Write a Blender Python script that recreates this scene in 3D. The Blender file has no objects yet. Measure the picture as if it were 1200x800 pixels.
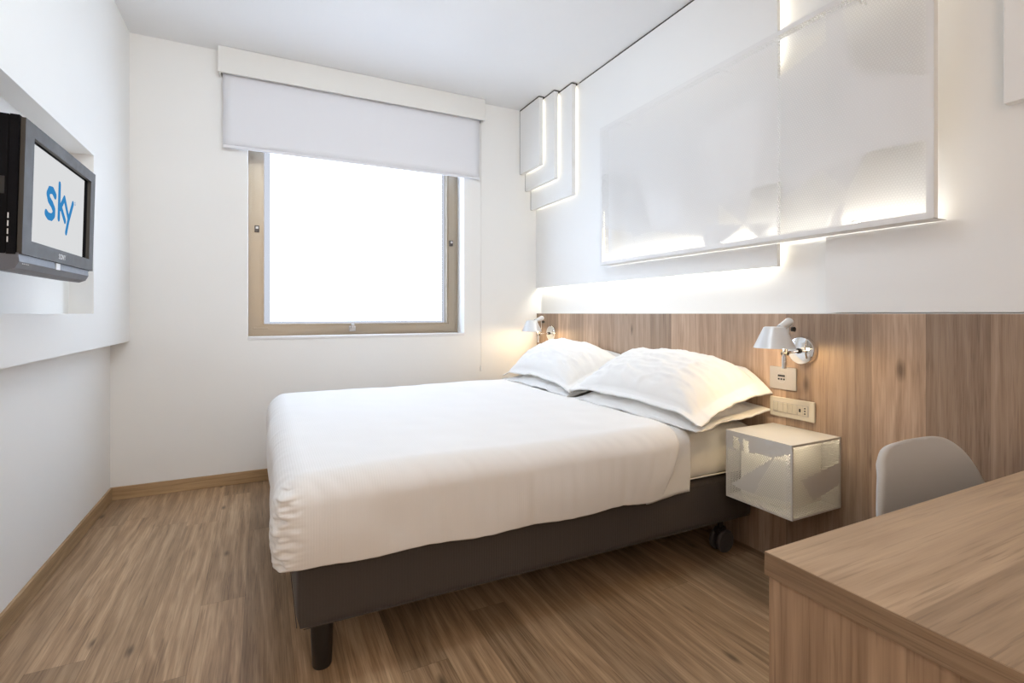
import bpy, bmesh, math, random
from mathutils import Vector, Matrix, noise

# ------------------------------------------------------------------ camera, sky, lights, exposure
S = bpy.context.scene
C = S.collection
EYE = 1.08
cam_d = bpy.data.cameras.new('camera')
cam = bpy.data.objects.new('camera', cam_d); C.objects.link(cam)
cam.location = (0, 0, EYE)
cam.rotation_euler = (math.radians(90), 0, -math.atan(292 / 590))
cam_d.sensor_width = 36; cam_d.lens = 36 * 590 / 1200
cam_d.shift_y = -33 / 1200
cam_d.clip_start = 0.02
S.camera = cam

w = bpy.data.worlds.new('sky'); S.world = w; w.use_nodes = True
bg = w.node_tree.nodes['Background']
bg.inputs['Color'].default_value = (0.75, 0.84, 1.0, 1); bg.inputs['Strength'].default_value = 3.2

def area(name, loc, rot, sx, sy, watts, col):
    l = bpy.data.lights.new(name, 'AREA'); l.shape = 'RECTANGLE'; l.size = sx; l.size_y = sy
    l.energy = watts; l.color = col
    o = bpy.data.objects.new(name, l); C.objects.link(o); o.location = loc; o.rotation_euler = rot
    return o
# daylight outside the window, and two added fill lights without fittings, out of view
area('daylight', (0.65, 4.25, 1.70), (math.radians(-90), 0, 0), 2.2, 2.1, 122, (0.725, 0.822, 1.0))
area('entrance_fill', (-0.1, -1.45, 1.75), (math.radians(88), 0, 0), 1.1, 1.7, 23, (1.0, 0.81, 0.64))
area('ceiling_fill', (0.45, 1.45, 2.66), (math.radians(48), 0, 0), 1.0, 0.6, 24.5, (0.80, 0.91, 1.0))

S.view_settings.view_transform = 'Standard'
S.view_settings.look = 'None'
S.view_settings.gamma = 1
S.view_settings.use_curve_mapping = False
S.view_settings.exposure = 0.05
S.cycles.use_denoising = True; S.cycles.denoising_prefilter = 'NONE'
S.cycles.max_bounces = 10; S.cycles.diffuse_bounces = 6; S.cycles.transparent_max_bounces = 16
S.cycles.sample_clamp_indirect = 6

# ------------------------------------------------------------------ node helpers
class NT:
    def __init__(s, name):
        s.m = bpy.data.materials.new(name); s.m.use_nodes = True
        s.t = s.m.node_tree; s.t.nodes.clear()
        s.out = s.t.nodes.new('ShaderNodeOutputMaterial')
    def n(s, typ, **kw):
        k = s.t.nodes.new(typ)
        for a, b in kw.items(): setattr(k, a, b)
        return k
    def l(s, a, b): s.t.links.new(a, b)
    def put(s, sock, v):
        if isinstance(v, (int, float)): sock.default_value = v
        elif isinstance(v, tuple): sock.default_value = v if len(v) == 4 or sock.type == 'VECTOR' else (*v, 1)
        else: s.l(v, sock)
    def math(s, op, a, b=None, c=None, clamp=False):
        k = s.n('ShaderNodeMath', operation=op, use_clamp=clamp)
        for i, v in enumerate((a, b, c)):
            if v is not None: s.put(k.inputs[i], v)
        return k.outputs[0]
    def comb(s, x, y, z):
        k = s.n('ShaderNodeCombineXYZ')
        for i, v in enumerate((x, y, z)): s.put(k.inputs[i], v)
        return k.outputs[0]
    def obj_xyz(s):
        tc = s.n('ShaderNodeTexCoord'); sp = s.n('ShaderNodeSeparateXYZ')
        s.l(tc.outputs['Object'], sp.inputs[0]); return tc.outputs['Object'], sp.outputs
    def noise(s, vec, scale=1, detail=3, rough=.5, dist=0):
        k = s.n('ShaderNodeTexNoise'); s.put(k.inputs['Vector'], vec)
        k.inputs['Scale'].default_value = scale; k.inputs['Detail'].default_value = detail
        k.inputs['Roughness'].default_value = rough; k.inputs['Distortion'].default_value = dist
        return k.outputs[0]
    def ramp(s, fac, stops):
        k = s.n('ShaderNodeValToRGB'); s.put(k.inputs[0], fac)
        e = k.color_ramp.elements
        while len(e) < len(stops): e.new(0.5)
        for i, (p, c) in enumerate(stops): e[i].position = p; e[i].color = (*c, 1)
        return k.outputs[0]
    def rng(s, v, a, b, c, d):
        k = s.n('ShaderNodeMapRange')
        for i, q in enumerate((v, a, b, c, d)): s.put(k.inputs[i], q)
        return k.outputs[0]
    def mix(s, f, a, b, mode='MIX'):
        k = s.n('ShaderNodeMix', data_type='RGBA', blend_type=mode)
        s.put(k.inputs[0], f); s.put(k.inputs[6], a); s.put(k.inputs[7], b); return k.outputs[2]
    def bump(s, h, strength, dist):
        k = s.n('ShaderNodeBump'); s.put(k.inputs['Height'], h)
        k.inputs['Strength'].default_value = strength; k.inputs['Distance'].default_value = dist
        return k.outputs[0]
    def bsdf(s, col, rough=.5, metal=0, normal=None, spec=.5, **kw):
        k = s.n('ShaderNodeBsdfPrincipled')
        s.put(k.inputs['Base Color'], col); s.put(k.inputs['Roughness'], rough)
        k.inputs['Metallic'].default_value = metal
        k.inputs['Specular IOR Level'].default_value = spec
        if normal is not None: s.l(normal, k.inputs['Normal'])
        for a, b in kw.items(): s.put(k.inputs[a], b)
        return k.outputs[0]
    def done(s, sh): s.l(sh, s.out.inputs[0]); return s.m

def paint(name, col, rough=.6, bump=.02, scale=180, spec=.3):
    t = NT(name); v, _ = t.obj_xyz()
    h = t.noise(v, scale, 3)
    c = t.mix(t.rng(t.noise(v, 2.2, 2), .3, .7, 0, 1), tuple(x * .985 for x in col), col)
    return t.done(t.bsdf(c, rough, 0, t.bump(h, bump, .01), spec))

def plain(name, col, rough=.5, metal=0, spec=.5):
    t = NT(name); v, _ = t.obj_xyz()
    r = t.rng(t.noise(v, 30, 2), .3, .7, rough * .92, min(1, rough * 1.08))
    return t.done(t.bsdf(col, r, metal, None, spec))

def emit(name, col, strength):
    t = NT(name); k = t.n('ShaderNodeEmission')
    k.inputs[0].default_value = (*col, 1); k.inputs[1].default_value = strength
    return t.done(k.outputs[0])

AX = {'x': 0, 'y': 1, 'z': 2}
def wood(name, grain, across, dark, mid, light, plank=.14, length=None, var=.25, rough=.5, knots=True, joint=.0012, seed=0., fine=1., spec=.35, jdark=.5):
    """oak: grain runs along one axis, boards are laid side by side across another"""
    t = NT(name); _, P = t.obj_xyz()
    third = [a for a in 'xyz' if a not in (grain, across)][0]
    G, A, T = P[AX[grain]], P[AX[across]], P[AX[third]]
    A0 = t.math('ADD', A, 37.13 + seed)
    q = t.math('DIVIDE', A0, plank); pid = t.math('FLOOR', q)
    wn = t.n('ShaderNodeTexWhiteNoise', noise_dimensions='1D'); t.l(pid, wn.inputs['W'])
    off = wn.outputs['Value']
    if length:
        lq = t.math('DIVIDE', t.math('ADD', G, t.math('MULTIPLY', off, length * 7.3)), length)
        lid = t.math('FLOOR', lq)
    else:
        lq = None; lid = 3.0
    wn2 = t.n('ShaderNodeTexWhiteNoise', noise_dimensions='3D'); t.l(t.comb(pid, lid, 5.5), wn2.inputs['Vector'])
    rnd = wn2.outputs['Value']
    A1 = t.math('ADD', A0, t.math('MULTIPLY', rnd, 9.7)); G1 = t.math('ADD', G, t.math('MULTIPLY', rnd, 23.1))
    low = t.noise(t.comb(t.math('MULTIPLY', A1, 5), t.math('MULTIPLY', T, 5), t.math('MULTIPLY', G1, .75)), 1, 3, .5, .2)
    mid_n = t.noise(t.comb(t.math('MULTIPLY', A1, 26), t.math('MULTIPLY', T, 26), t.math('MULTIPLY', G1, 1.3)), 1, 4, .6, .5)
    fin = t.noise(t.comb(t.math('MULTIPLY', A1, 130), t.math('MULTIPLY', T, 130), t.math('MULTIPLY', G1, 4)), 1, 3, .6)
    ring = t.math('SINE', t.math('ADD', t.math('MULTIPLY', A1, 110), t.math('MULTIPLY', low, 40)))
    ring = t.math('POWER', t.math('MULTIPLY', t.math('ADD', ring, 1), .5), 2.2)
    v = t.math('ADD', t.math('MULTIPLY', low, .34), t.math('MULTIPLY', mid_n, .32))
    v = t.math('ADD', v, t.math('MULTIPLY', fin, .44 * fine))
    v = t.math('ADD', v, t.math('MULTIPLY', ring, .09))
    v = t.math('SUBTRACT', v, -.006 + .07 * fine)
    col = t.ramp(v, [(.32, dark), (.50, mid), (.68, light)])
    pore = t.noise(t.comb(t.math('MULTIPLY', A1, 330), t.math('MULTIPLY', T, 330), t.math('MULTIPLY', G1, 9)), 1, 2, .5)
    pore = t.math('MULTIPLY', t.rng(pore, .53, .66, 0, 1), t.rng(mid_n, .35, .6, .55 * fine, .15 * fine))
    col = t.mix(pore, col, tuple(c * .55 for c in dark))
    val = t.rng(rnd, 0, 1, 1 - var, 1 + var * .6)
    col = t.mix(1.0, col, t.comb(val, t.math('MULTIPLY', val, 1.0), val), 'MULTIPLY')
    if knots:
        vo = t.n('ShaderNodeTexVoronoi', voronoi_dimensions='2D', feature='F1')
        t.l(t.comb(t.math('MULTIPLY', A1, 3.6), t.math('MULTIPLY', G1, 1.35), 0), vo.inputs['Vector']); vo.inputs['Scale'].default_value = 1
        d = t.math('ADD', vo.outputs['Distance'], t.math('MULTIPLY', t.math('SUBTRACT', mid_n, .5), .05))
        sp_ = t.n('ShaderNodeSeparateColor'); t.l(vo.outputs['Color'], sp_.inputs[0])
        k = t.math('MULTIPLY', t.rng(d, .012, .060, .75, 0), t.math('GREATER_THAN', sp_.outputs[0], .55))
        col = t.mix(k, col, tuple(c * .35 for c in dark))
    if joint:
        f = t.math('FRACT', q)
        e = t.math('MINIMUM', f, t.math('SUBTRACT', 1, f))
        jl = t.math('LESS_THAN', e, joint / plank)
        if lq is not None:
            f2 = t.math('FRACT', lq); e2 = t.math('MINIMUM', f2, t.math('SUBTRACT', 1, f2))
            jl = t.math('MAXIMUM', jl, t.math('LESS_THAN', e2, joint / length))
        col = t.mix(t.math('MULTIPLY', jl, jdark), col, tuple(c * .4 for c in dark))
    r = t.rng(fin, .3, .7, rough * .9, rough * 1.12)
    return t.done(t.bsdf(col, r, 0, t.bump(fin, .10, .002), spec))

def fabric(name, col, stripe_axis=None, pitch=.006, rough=.9, bump=.25, sheen=.2, tone=.0, wr=0.):
    t = NT(name); v, P = t.obj_xyz()
    h = t.noise(v, 900, 2)
    c = col
    if stripe_axis:
        s = t.math('SINE', t.math('MULTIPLY', P[AX[stripe_axis]], 2 * math.pi / pitch))
        s = t.math('ADD', t.math('MULTIPLY', s, .5), t.math('MULTIPLY', t.noise(v, 60, 2), .6))
        h = t.math('ADD', t.math('MULTIPLY', h, .3), s)
        if tone: c = t.mix(t.math('MULTIPLY', t.math('ADD', s, .5), tone, clamp=True), col, tuple(x * .6 for x in col))
    if wr:
        h = t.math('ADD', t.math('MULTIPLY', h, .25), t.math('MULTIPLY', t.noise(v, 14, 4, .55, .8), wr))
    k = t.bsdf(c, rough, 0, t.bump(h, bump, .002), .2, **{'Sheen Weight': sheen})
    return t.done(k)

def perforated(name, ua, va, pitch, rects, r0, polys, col, rough=.45):
    """sheet metal with a staggered grid of round holes; polygon facets have holes of another size, or none"""
    t = NT(name); _, P = t.obj_xyz()
    U, V = P[AX[ua]], P[AX[va]]
    pv = pitch * .866
    vq = t.math('DIVIDE', V, pv); row = t.math('FLOOR', vq)
    sh = t.math('MULTIPLY', t.math('MODULO', t.math('ABSOLUTE', row), 2), .5)
    uq = t.math('ADD', t.math('DIVIDE', U, pitch), sh)
    cu = t.math('FLOOR', uq)
    fu = t.math('SUBTRACT', t.math('FRACT', uq), .5)
    fv = t.math('MULTIPLY', t.math('SUBTRACT', t.math('FRACT', vq), .5), .866)
    d = t.math('SQRT', t.math('ADD', t.math('MULTIPLY', fu, fu), t.math('MULTIPLY', fv, fv)))
    # facets are decided at the hole's centre so that holes stay whole
    Uc = t.math('MULTIPLY', t.math('SUBTRACT', t.math('ADD', cu, .5), sh), pitch); Vc = t.math('MULTIPLY', t.math('ADD', row, .5), pv)
    rad = None
    for r, pts in polys:
        area2 = sum(x0 * y1 - x1 * y0 for (x0, y0), (x1, y1) in zip(pts, pts[1:] + pts[:1]))
        if area2 < 0: pts = pts[::-1]
        ins = None
        for (x0, y0), (x1, y1) in zip(pts, pts[1:] + pts[:1]):
            # left of the edge: (x1-x0)*(v-y0) - (y1-y0)*(u-x0) > 0
            e = t.math('ADD', t.math('MULTIPLY', Vc, x1 - x0), t.math('MULTIPLY', Uc, y0 - y1))
            e = t.math('GREATER_THAN', e, (x1 - x0) * y0 - (y1 - y0) * x0)
            ins = e if ins is None else t.math('MULTIPLY', ins, e)
        prev = r0 if rad is None else rad
        rad = t.math('ADD', t.math('MULTIPLY', ins, r), t.math('MULTIPLY', t.math('SUBTRACT', 1, ins), prev))
    hole = t.math('LESS_THAN', d, rad)
    u0, u1, v0, v1 = rects
    for sck, lo, hi in ((U, u0, u1), (V, v0, v1)):
        hole = t.math('MULTIPLY', hole, t.math('MULTIPLY', t.math('GREATER_THAN', sck, lo), t.math('LESS_THAN', sck, hi)))
    tr = t.n('ShaderNodeBsdfTransparent')
    mx = t.n('ShaderNodeMixShader'); t.l(hole, mx.inputs[0])
    t.l(t.bsdf(col, rough, 0, None, .4), mx.inputs[1]); t.l(tr.outputs[0], mx.inputs[2])
    return t.done(mx.outputs[0])

# ------------------------------------------------------------------ materials
WHITE = (.86, .85, .825)
M = {}
M['wall'] = paint('wall_paint', WHITE)
M['ceiling'] = paint('ceiling_paint', (.86, .86, .86))
M['board'] = paint('white_board', (.84, .835, .82), .4, .01, spec=.4)
M['gap_shade'] = plain('painted_gap_shadow', (.05, .045, .04), .8)  # dark colour painted in for the shade line along board tops and edges
M['led'] = emit('led_warm_white', (1.0, .95, .84), 27)
M['led_soft'] = emit('led_soft', (1.0, .94, .78), 5)
M['led_panel'] = emit('led_panel', (1.0, .95, .85), 22); M['led_side'] = emit('led_side', (1.0, .92, .72), 2.4)
M['led_box'] = emit('led_box', (1.0, .88, .66), 50)
M['floor'] = wood('floor_oak', 'y', 'x', (.18, .107, .058), (.37, .238, .136), (.55, .38, .235), .145, 1.25, .30, .42, joint=.0009, seed=.05, jdark=.4)
M['wainscot'] = wood('wainscot_oak', 'z', 'y', (.27, .175, .117), (.42, .295, .208), (.55, .405, .298), .17, None, .30, .5, seed=.02, joint=.0006, fine=.8, jdark=.25)
M['desk_top'] = wood('desk_oak_top', 'x', 'y', (.24, .155, .092), (.40, .275, .172), (.52, .37, .24), .24, None, .12, .45, seed=.11, joint=0, fine=.8)
M['desk_edge'] = wood('desk_oak_edge', 'y', 'z', (.16, .10, .06), (.27, .18, .11), (.36, .25, .16), .3, None, .1, .5, knots=False, joint=0)
M['desk_side'] = wood('desk_oak_side', 'z', 'y', (.23, .145, .088), (.37, .245, .155), (.48, .33, .215), .24, None, .12, .5, seed=.31, joint=0, fine=.8)
M['skirt_x'] = wood('skirting_oak_x', 'x', 'z', (.27, .165, .08), (.42, .275, .145), (.52, .36, .2), .3, None, .1, .5, knots=False, joint=0)
M['skirt_y'] = wood('skirting_oak_y', 'y', 'z', (.24, .15, .075), (.38, .25, .13), (.48, .33, .19), .3, None, .1, .5, knots=False, joint=0)
M['bronze'] = plain('bronze_aluminium', (.40, .335, .255), .4, .55)
M['dark_metal'] = plain('dark_metal', (.10, .085, .075), .4, .5)
M['grey_metal'] = plain('brushed_grey', (.55, .53, .52), .35, .7)
M['chrome'] = plain('chrome', (.82, .82, .82), .06, 1)
M['shade'] = plain('satin_shade', (.70, .71, .72), .35, .25)
M['sill'] = paint('white_stone', (.78, .77, .77), .35)
M['blind'] = fabric('blind_fabric', (.77, .77, .80), None, bump=.05, sheen=0)
M['valance'] = paint('valance_white', (.79, .775, .74), .5, .01)
M['duvet'] = fabric('duvet_cotton', (.82, .81, .80), 'x', .0075, bump=.08)
M['sheet'] = fabric('sheet_cotton', (.82, .81, .79), 'x', .0075, bump=.07, wr=.4)
M['pillow'] = fabric('pillow_cotton', (.85, .84, .82), None, bump=.35, wr=.9)
M['mattress'] = fabric('mattress_cover', (.80, .77, .70), None, bump=.2, wr=.5)
M['base'] = fabric('base_taupe', (.074, .062, .056), 'x', .009, bump=.25, sheen=.1, tone=.12)
M['leg'] = plain('black_plastic', (.016, .014, .014), .35)
M['rubber'] = plain('grey_rubber', (.075, .068, .07), .5)
M['shell'] = plain('white_plastic', (.52, .505, .485), .4, 0, .35)
M['beech'] = wood('beech', 'z', 'x', (.42, .27, .15), (.55, .38, .22), (.64, .46, .29), .3, None, .05, .45, knots=False, joint=0)
M['tv_black'] = plain('tv_black', (.006, .006, .008), .5, 0, .08)
M['tv_bezel'] = plain('tv_bezel', (.075, .068, .06), .45, 0, .12)
M['tv_bar'] = plain('tv_bar', (.15, .155, .18), .4, 0, .25)
M['tv_screen'] = emit('tv_screen', (.80, .81, .82), .86)
M['sky_blue'] = emit('logo_blue', (.045, .27, .60), .85)
M['mark'] = plain('white_mark', (.75, .75, .75), .5)
M['plate'] = plain('plate_metal', (.46, .43, .40), .4, .35)
M['switch'] = plain('switch_beige', (.62, .57, .47), .4)
M['switch_body'] = plain('switch_module', (.55, .51, .42), .4)
M['hole'] = plain('socket_black', (.02, .02, .02), .6)
M['cube'] = plain('cube_white', (.60, .59, .56), .45); M['cube_inner'] = plain('cube_inner_white', (.88, .85, .78), .6)
M['bulb'] = emit('bulb', (1, .75, .42), 14)
t = NT('glass_pane')
g1 = t.n('ShaderNodeBsdfTransparent'); g1.inputs[0].default_value = (.95, .965, .96, 1)
M['glass'] = t.done(g1.outputs[0])
def sheer(name, thru, col, col2=None):
    t = NT(name); a = t.n('ShaderNodeBsdfTransparent'); b = t.n('ShaderNodeBsdfTranslucent'); c = t.n('ShaderNodeBsdfDiffuse')
    b.inputs[0].default_value = (*col, 1); c.inputs[0].default_value = (*(col2 or col), 1)
    m1 = t.n('ShaderNodeMixShader'); m1.inputs[0].default_value = .25; t.l(b.outputs[0], m1.inputs[1]); t.l(c.outputs[0], m1.inputs[2])
    return t.done(m1.outputs[0])
M['sheer'] = sheer('sheer_curtain', 0, (.62, .64, .68), (.85, .85, .87))
t = NT('sheer_hem'); b_ = t.n('ShaderNodeBsdfTranslucent'); b_.inputs[0].default_value = (.098, .090, .086, 1); M['hem'] = t.done(b_.outputs[0])

# ------------------------------------------------------------------ mesh helpers
def wloc(o):
    v = Vector((0, 0, 0))
    while o is not None: v += o.location; o = o.parent
    return v
def tag(o, label=None, cat=None, group=None, kind=None):
    if label: o['label'] = label
    if cat: o['category'] = cat
    if group: o['group'] = group
    if kind: o['kind'] = kind
    return o
def thing(name, loc, label, cat, group=None):
    o = bpy.data.objects.new(name, None); C.objects.link(o); o.location = loc; o.empty_display_size = .1
    return tag(o, label, cat, group)
def obj(name, bm, mat, parent=None, smooth=False, origin=None):
    """link a bmesh written in room coordinates as one mesh object"""
    me = bpy.data.meshes.new(name)
    bmesh.ops.recalc_face_normals(bm, faces=bm.faces)
    o = bpy.data.objects.new(name, me); C.objects.link(o)
    if parent is not None:
        o.parent = parent; base = wloc(parent)
        if origin is not None: o.location = Vector(origin) - base; base = Vector(origin)
    else:
        base = Vector(origin) if origin is not None else Vector((0, 0, 0)); o.location = base
    bmesh.ops.translate(bm, verts=bm.verts, vec=-base)
    bm.to_mesh(me); bm.free()
    if smooth:
        for p in me.polygons: p.use_smooth = True
        if smooth != 'all': me.set_sharp_from_angle(angle=math.radians(smooth if smooth is not True else 40))
    if mat: me.materials.append(mat)
    return o
def box(bm, x0, x1, y0, y1, z0, z1, bev=0, seg=2):
    r = bmesh.ops.create_cube(bm, size=1)
    for v in r['verts']:
        v.co = Vector((x0 if v.co.x < 0 else x1, y0 if v.co.y < 0 else y1, z0 if v.co.z < 0 else z1))
    if bev:
        es = list({e for v in r['verts'] for e in v.link_edges})
        bmesh.ops.bevel(bm, geom=es, offset=bev, segments=seg, profile=.5, affect='EDGES')
def B(*a, **k):
    bm = bmesh.new(); box(bm, *a, **k); return bm
def tube(bm, a, b, r0, r1=None, n=20, cap=True):
    a, b = Vector(a), Vector(b); r1 = r0 if r1 is None else r1
    d = (b - a).normalized(); u = d.orthogonal().normalized(); v = d.cross(u)
    ra = []; rb = []
    for i in range(n):
        an = 2 * math.pi * i / n; q = u * math.cos(an) + v * math.sin(an)
        ra.append(bm.verts.new(a + q * r0)); rb.append(bm.verts.new(b + q * r1))
    for i in range(n):
        j = (i + 1) % n; bm.faces.new((ra[i], ra[j], rb[j], rb[i]))
    if cap: bm.faces.new(ra[::-1]); bm.faces.new(rb)
def lathe(bm, c, axis, prof, n=40, close=False):
    """prof: (radius, distance along axis) pairs"""
    c = Vector(c); d = Vector(axis).normalized(); u = d.orthogonal().normalized(); v = d.cross(u)
    rings = []
    for r, h in prof:
        if r < 1e-6: rings.append([bm.verts.new(c + d * h)])
        else: rings.append([bm.verts.new(c + d * h + (u * math.cos(2 * math.pi * i / n) + v * math.sin(2 * math.pi * i / n)) * r) for i in range(n)])
    pairs = list(zip(rings, rings[1:])) + ([(rings[-1], rings[0])] if close else [])
    for A, Bq in pairs:
        for i in range(n):
            j = (i + 1) % n
            if len(A) == 1 and len(Bq) == 1: continue
            if len(A) == 1: bm.faces.new((A[0], Bq[j], Bq[i]))
            elif len(Bq) == 1: bm.faces.new((A[i], A[j], Bq[0]))
            else: bm.faces.new((A[i], A[j], Bq[j], Bq[i]))
def sphere(bm, c, r, sx=1, sy=1, sz=1, n=20):
    q = bmesh.ops.create_uvsphere(bm, u_segments=n, v_segments=n // 2 + 2, radius=r)
    for v in q['verts']: v.co = Vector((v.co.x * sx, v.co.y * sy, v.co.z * sz)) + Vector(c)
def grid(bm, f, nu, nv):
    V = [[bm.verts.new(f(i / nu, j / nv)) for j in range(nv + 1)] for i in range(nu + 1)]
    for i in range(nu):
        for j in range(nv): bm.faces.new((V[i][j], V[i + 1][j], V[i + 1][j + 1], V[i][j + 1]))
    return V
def prism(bm, pts, a, b, plane='yz', axis_lo=None):
    """closed polygon in a plane, extruded from a to b along the remaining axis"""
    def mk(p, h): return {'yz': (h, p[0], p[1]), 'xz': (p[0], h, p[1]), 'xy': (p[0], p[1], h)}[plane]
    A = [bm.verts.new(mk(p, a)) for p in pts]; Bq = [bm.verts.new(mk(p, b)) for p in pts]
    n = len(pts)
    for i in range(n): bm.faces.new((A[i], A[(i + 1) % n], Bq[(i + 1) % n], Bq[i]))
    bm.faces.new(A[::-1]); bm.faces.new(Bq)
def solidify(o, th, off=-1):
    m = o.modifiers.new('thickness', 'SOLIDIFY'); m.thickness = th; m.offset = off; return m
def copy_tree(o, parent=None):
    c = o.copy(); C.objects.link(c); c.parent = parent
    for ch in list(o.children): copy_tree(ch, c)
    return c
def struct(name, bm, mat, **k):
    return tag(obj(name, bm, mat, **k), kind='structure')

# ------------------------------------------------------------------ the room
XL, XU, XR, XW, YB, YF, ZC = -.79, -.70, 2.02, 2.07, 3.636, -1.6, 2.724
tag(struct('floor', B(XL - .3, XW + .3, YF - .2, YB + .25, -.1, 0), M['floor']), 'brown oak plank floor with long dark grain', kind='structure')
tag(struct('ceiling', B(XL - .3, XW + .3, YF - .2, YB + .25, ZC, ZC + .1), M['ceiling']), 'smooth white ceiling over the bed')
WX0, WX1, WZ0, WZ1 = -.087, 1.389, .928, 2.42
bm = bmesh.new()
for x0, x1, z0, z1 in ((XL - .3, WX0, 0, ZC), (WX1, XW + .3, 0, ZC), (WX0, WX1, 0, WZ0 - .016), (WX0, WX1, WZ1, ZC)):
    box(bm, x0, x1, YB, YB + .25, z0, z1)
bmesh.ops.remove_doubles(bm, verts=bm.verts, dist=1e-5)
struct('wall_back', bm, M['wall'])
struct('wall_front', B(XL - .3, XW + .3, YF - .2, YF, 0, ZC), M['wall'])
struct('wall_right', B(XW, XW + .2, YF, YB, 0, ZC), M['wall'])
# left wall: flat below, furred out above a ledge, with a television niche cut into it
LEDGE, NZ0, NZ1, NY0, NY1 = .915, 1.078, 1.809, .5, 2.94
bm = bmesh.new()
box(bm, XL - .2, XL, YF, YB, 0, ZC)
box(bm, XL, XU, YF, YB, LEDGE, NZ0); box(bm, XL, XU, YF, YB, NZ1, ZC)
box(bm, XL, XU, YF, NY0, NZ0, NZ1); box(bm, XL, XU, NY1, YB, NZ0, NZ1)
struct('wall_left', bm, M['wall'])
struct('baseboard_back', B(XL, XW, YB - .012, YB, 0, .074, bev=.002), M['skirt_x'])
struct('baseboard_left', B(XL, XL + .012, YF, YB - .012, 0, .074, bev=.002), M['skirt_y'])

# window
FY = YB + .145
win = tag(bpy.data.objects.new('window_1', None), 'bronze framed window under the half lowered white blind', kind='structure'); C.objects.link(win); win.location = (.65, FY, WZ0)
def ring(bm, x0, x1, z0, z1, wd, y0, y1, bev=.003):
    """mitred rectangular frame"""
    o = [(x0, z0), (x1, z0), (x1, z1), (x0, z1)]; i = [(x0 + wd, z0 + wd), (x1 - wd, z0 + wd), (x1 - wd, z1 - wd), (x0 + wd, z1 - wd)]
    for k in range(4):
        j = (k + 1) % 4; q = [o[k], o[j], i[j], i[k]]
        prism(bm, [(p[0], p[1]) for p in q], y0, y1, 'xz')
bm = bmesh.new(); ring(bm, WX0, WX1, WZ0, WZ1, .032, FY, FY + .07)
ring(bm, WX0 + .008, WX1 - .008, WZ0 + .008, WZ1 - .008, .012, FY - .004, FY)
obj('window_frame', bm, M['bronze'], win)
bm = bmesh.new(); sx0, sx1, sz0, sz1 = WX0 + .030, WX1 - .030, WZ0 + .016, WZ1 - .030
ring(bm, sx0, sx1, sz0, sz1, .064, FY - .008, FY + .05)
ring(bm, sx0 + .010, sx1 - .010, sz0 + .010, sz1 - .010, .042, FY - .013, FY - .008)
sash = obj('sash', bm, M['bronze'], win)
obj('pane', B(sx0 + .05, sx1 - .05, FY + .022, FY + .028, sz0 + .05, sz1 - .05), M['glass'], win)
bm = bmesh.new()
for x in (-.035, 1.327):
    zc = 1.643 if x < 0 else 1.630
    box(bm, x - .014, x + .014, FY - .028, FY - .008, zc - .022, zc + .022, bev=.003)
    lk = obj('window_lock', bm, M['dark_metal'], win)
    bm = bmesh.new(); box(bm, x - .008, x + .008, FY - .036, FY - .028, zc - .002, zc + .014, bev=.002)
    obj('lock_button', bm, M['grey_metal'], lk); bm = bmesh.new()
bm = bmesh.new(); box(bm, .555, .60, FY - .03, FY - .013, sz0 + .008, sz0 + .045, bev=.004); box(bm, .566, .588, FY - .05, FY - .03, sz0 + .03, sz0 + .062, bev=.004)
obj('window_handle', bm, M['grey_metal'], win)
bm = bmesh.new(); box(bm, WX0 + .03, WX0 + .12, FY - .02, FY - .008, sz0 + .03, sz0 + .04, bev=.002); obj('hinge', bm, M['bronze'], win)
struct('trim_1', B(WX0, WX1, YB - .006, FY + .08, WZ0 - .018, WZ0, bev=.002), M['sill'])
# sheer hung on the sash behind the glass, a thicker hem round its edge
ct = thing('sheer_curtain', (.65, FY + .04, sz0 + .05), 'white sheer curtain glowing with daylight behind the window glass', 'curtain')
cx0, cx1, cz0, cz1 = sx0 + .058, sx1 - .058, sz0 + .058, sz1 - .058
def cy(x, z): return FY + .050 + .003 * math.sin(x * 60) + .004 * noise.noise(Vector((x * 9, z * 9, 1)))
bm = bmesh.new(); hx0, hx1, hz0 = cx0 + .045, cx1 - .03, cz0 + .022
grid(bm, lambda a, b: Vector((hx0 + (hx1 - hx0) * a, cy(hx0 + (hx1 - hx0) * a, b), hz0 + (cz1 - hz0) * b)), 60, 24)
o = obj('cloth', bm, M['sheer'], ct, smooth='all')
bm = bmesh.new()
for a0, a1, b0, b1 in ((cx0, cx0 + .045, cz0, cz1), (cx1 - .03, cx1, cz0, cz1), (cx0 + .045, cx1 - .03, cz0, cz0 + .022)):
    grid(bm, lambda a, b: Vector((a0 + (a1 - a0) * a, FY + .047 + .001 * math.sin(a * 40), b0 + (b1 - b0) * b)), 20, 20)
obj('hem', bm, M['hem'], ct, smooth='all')

# roller blind
bl = thing('roller_blind', (.64, YB - .035, 2.1), 'white roller blind half lowered over the window under a white valance box', 'blind')
bm = bmesh.new(); VX0, VX1, VZ = -.246, 1.533, 2.562
box(bm, VX0, VX1, YB - .078, YB - .062, VZ, ZC - .002, bev=.0015); box(bm, VX0, VX0 + .014, YB - .062, YB, VZ, ZC - .002); box(bm, VX1 - .014, VX1, YB - .062, YB, VZ, ZC - .002)
obj('valance', bm, M['valance'], bl)
bm = bmesh.new(); tube(bm, (-.21, YB - .034, 2.63), (1.49, YB - .034, 2.63), .026, n=24); obj('roller_tube', bm, M['grey_metal'], bl, smooth=True)
bm = bmesh.new(); grid(bm, lambda a, b: Vector((-.222 + 1.722 * a, YB - .036 + .0015 * math.sin(a * 9) * (1 - b), 2.122 + .5 * b)), 30, 10)
o = obj('blind_cloth', bm, M['blind'], bl, smooth='all'); solidify(o, .0012)
obj('bottom_bar', B(-.224, 1.502, YB - .041, YB - .031, 2.112, 2.130, bev=.003), M['blind'], bl)
bm = bmesh.new()
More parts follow.
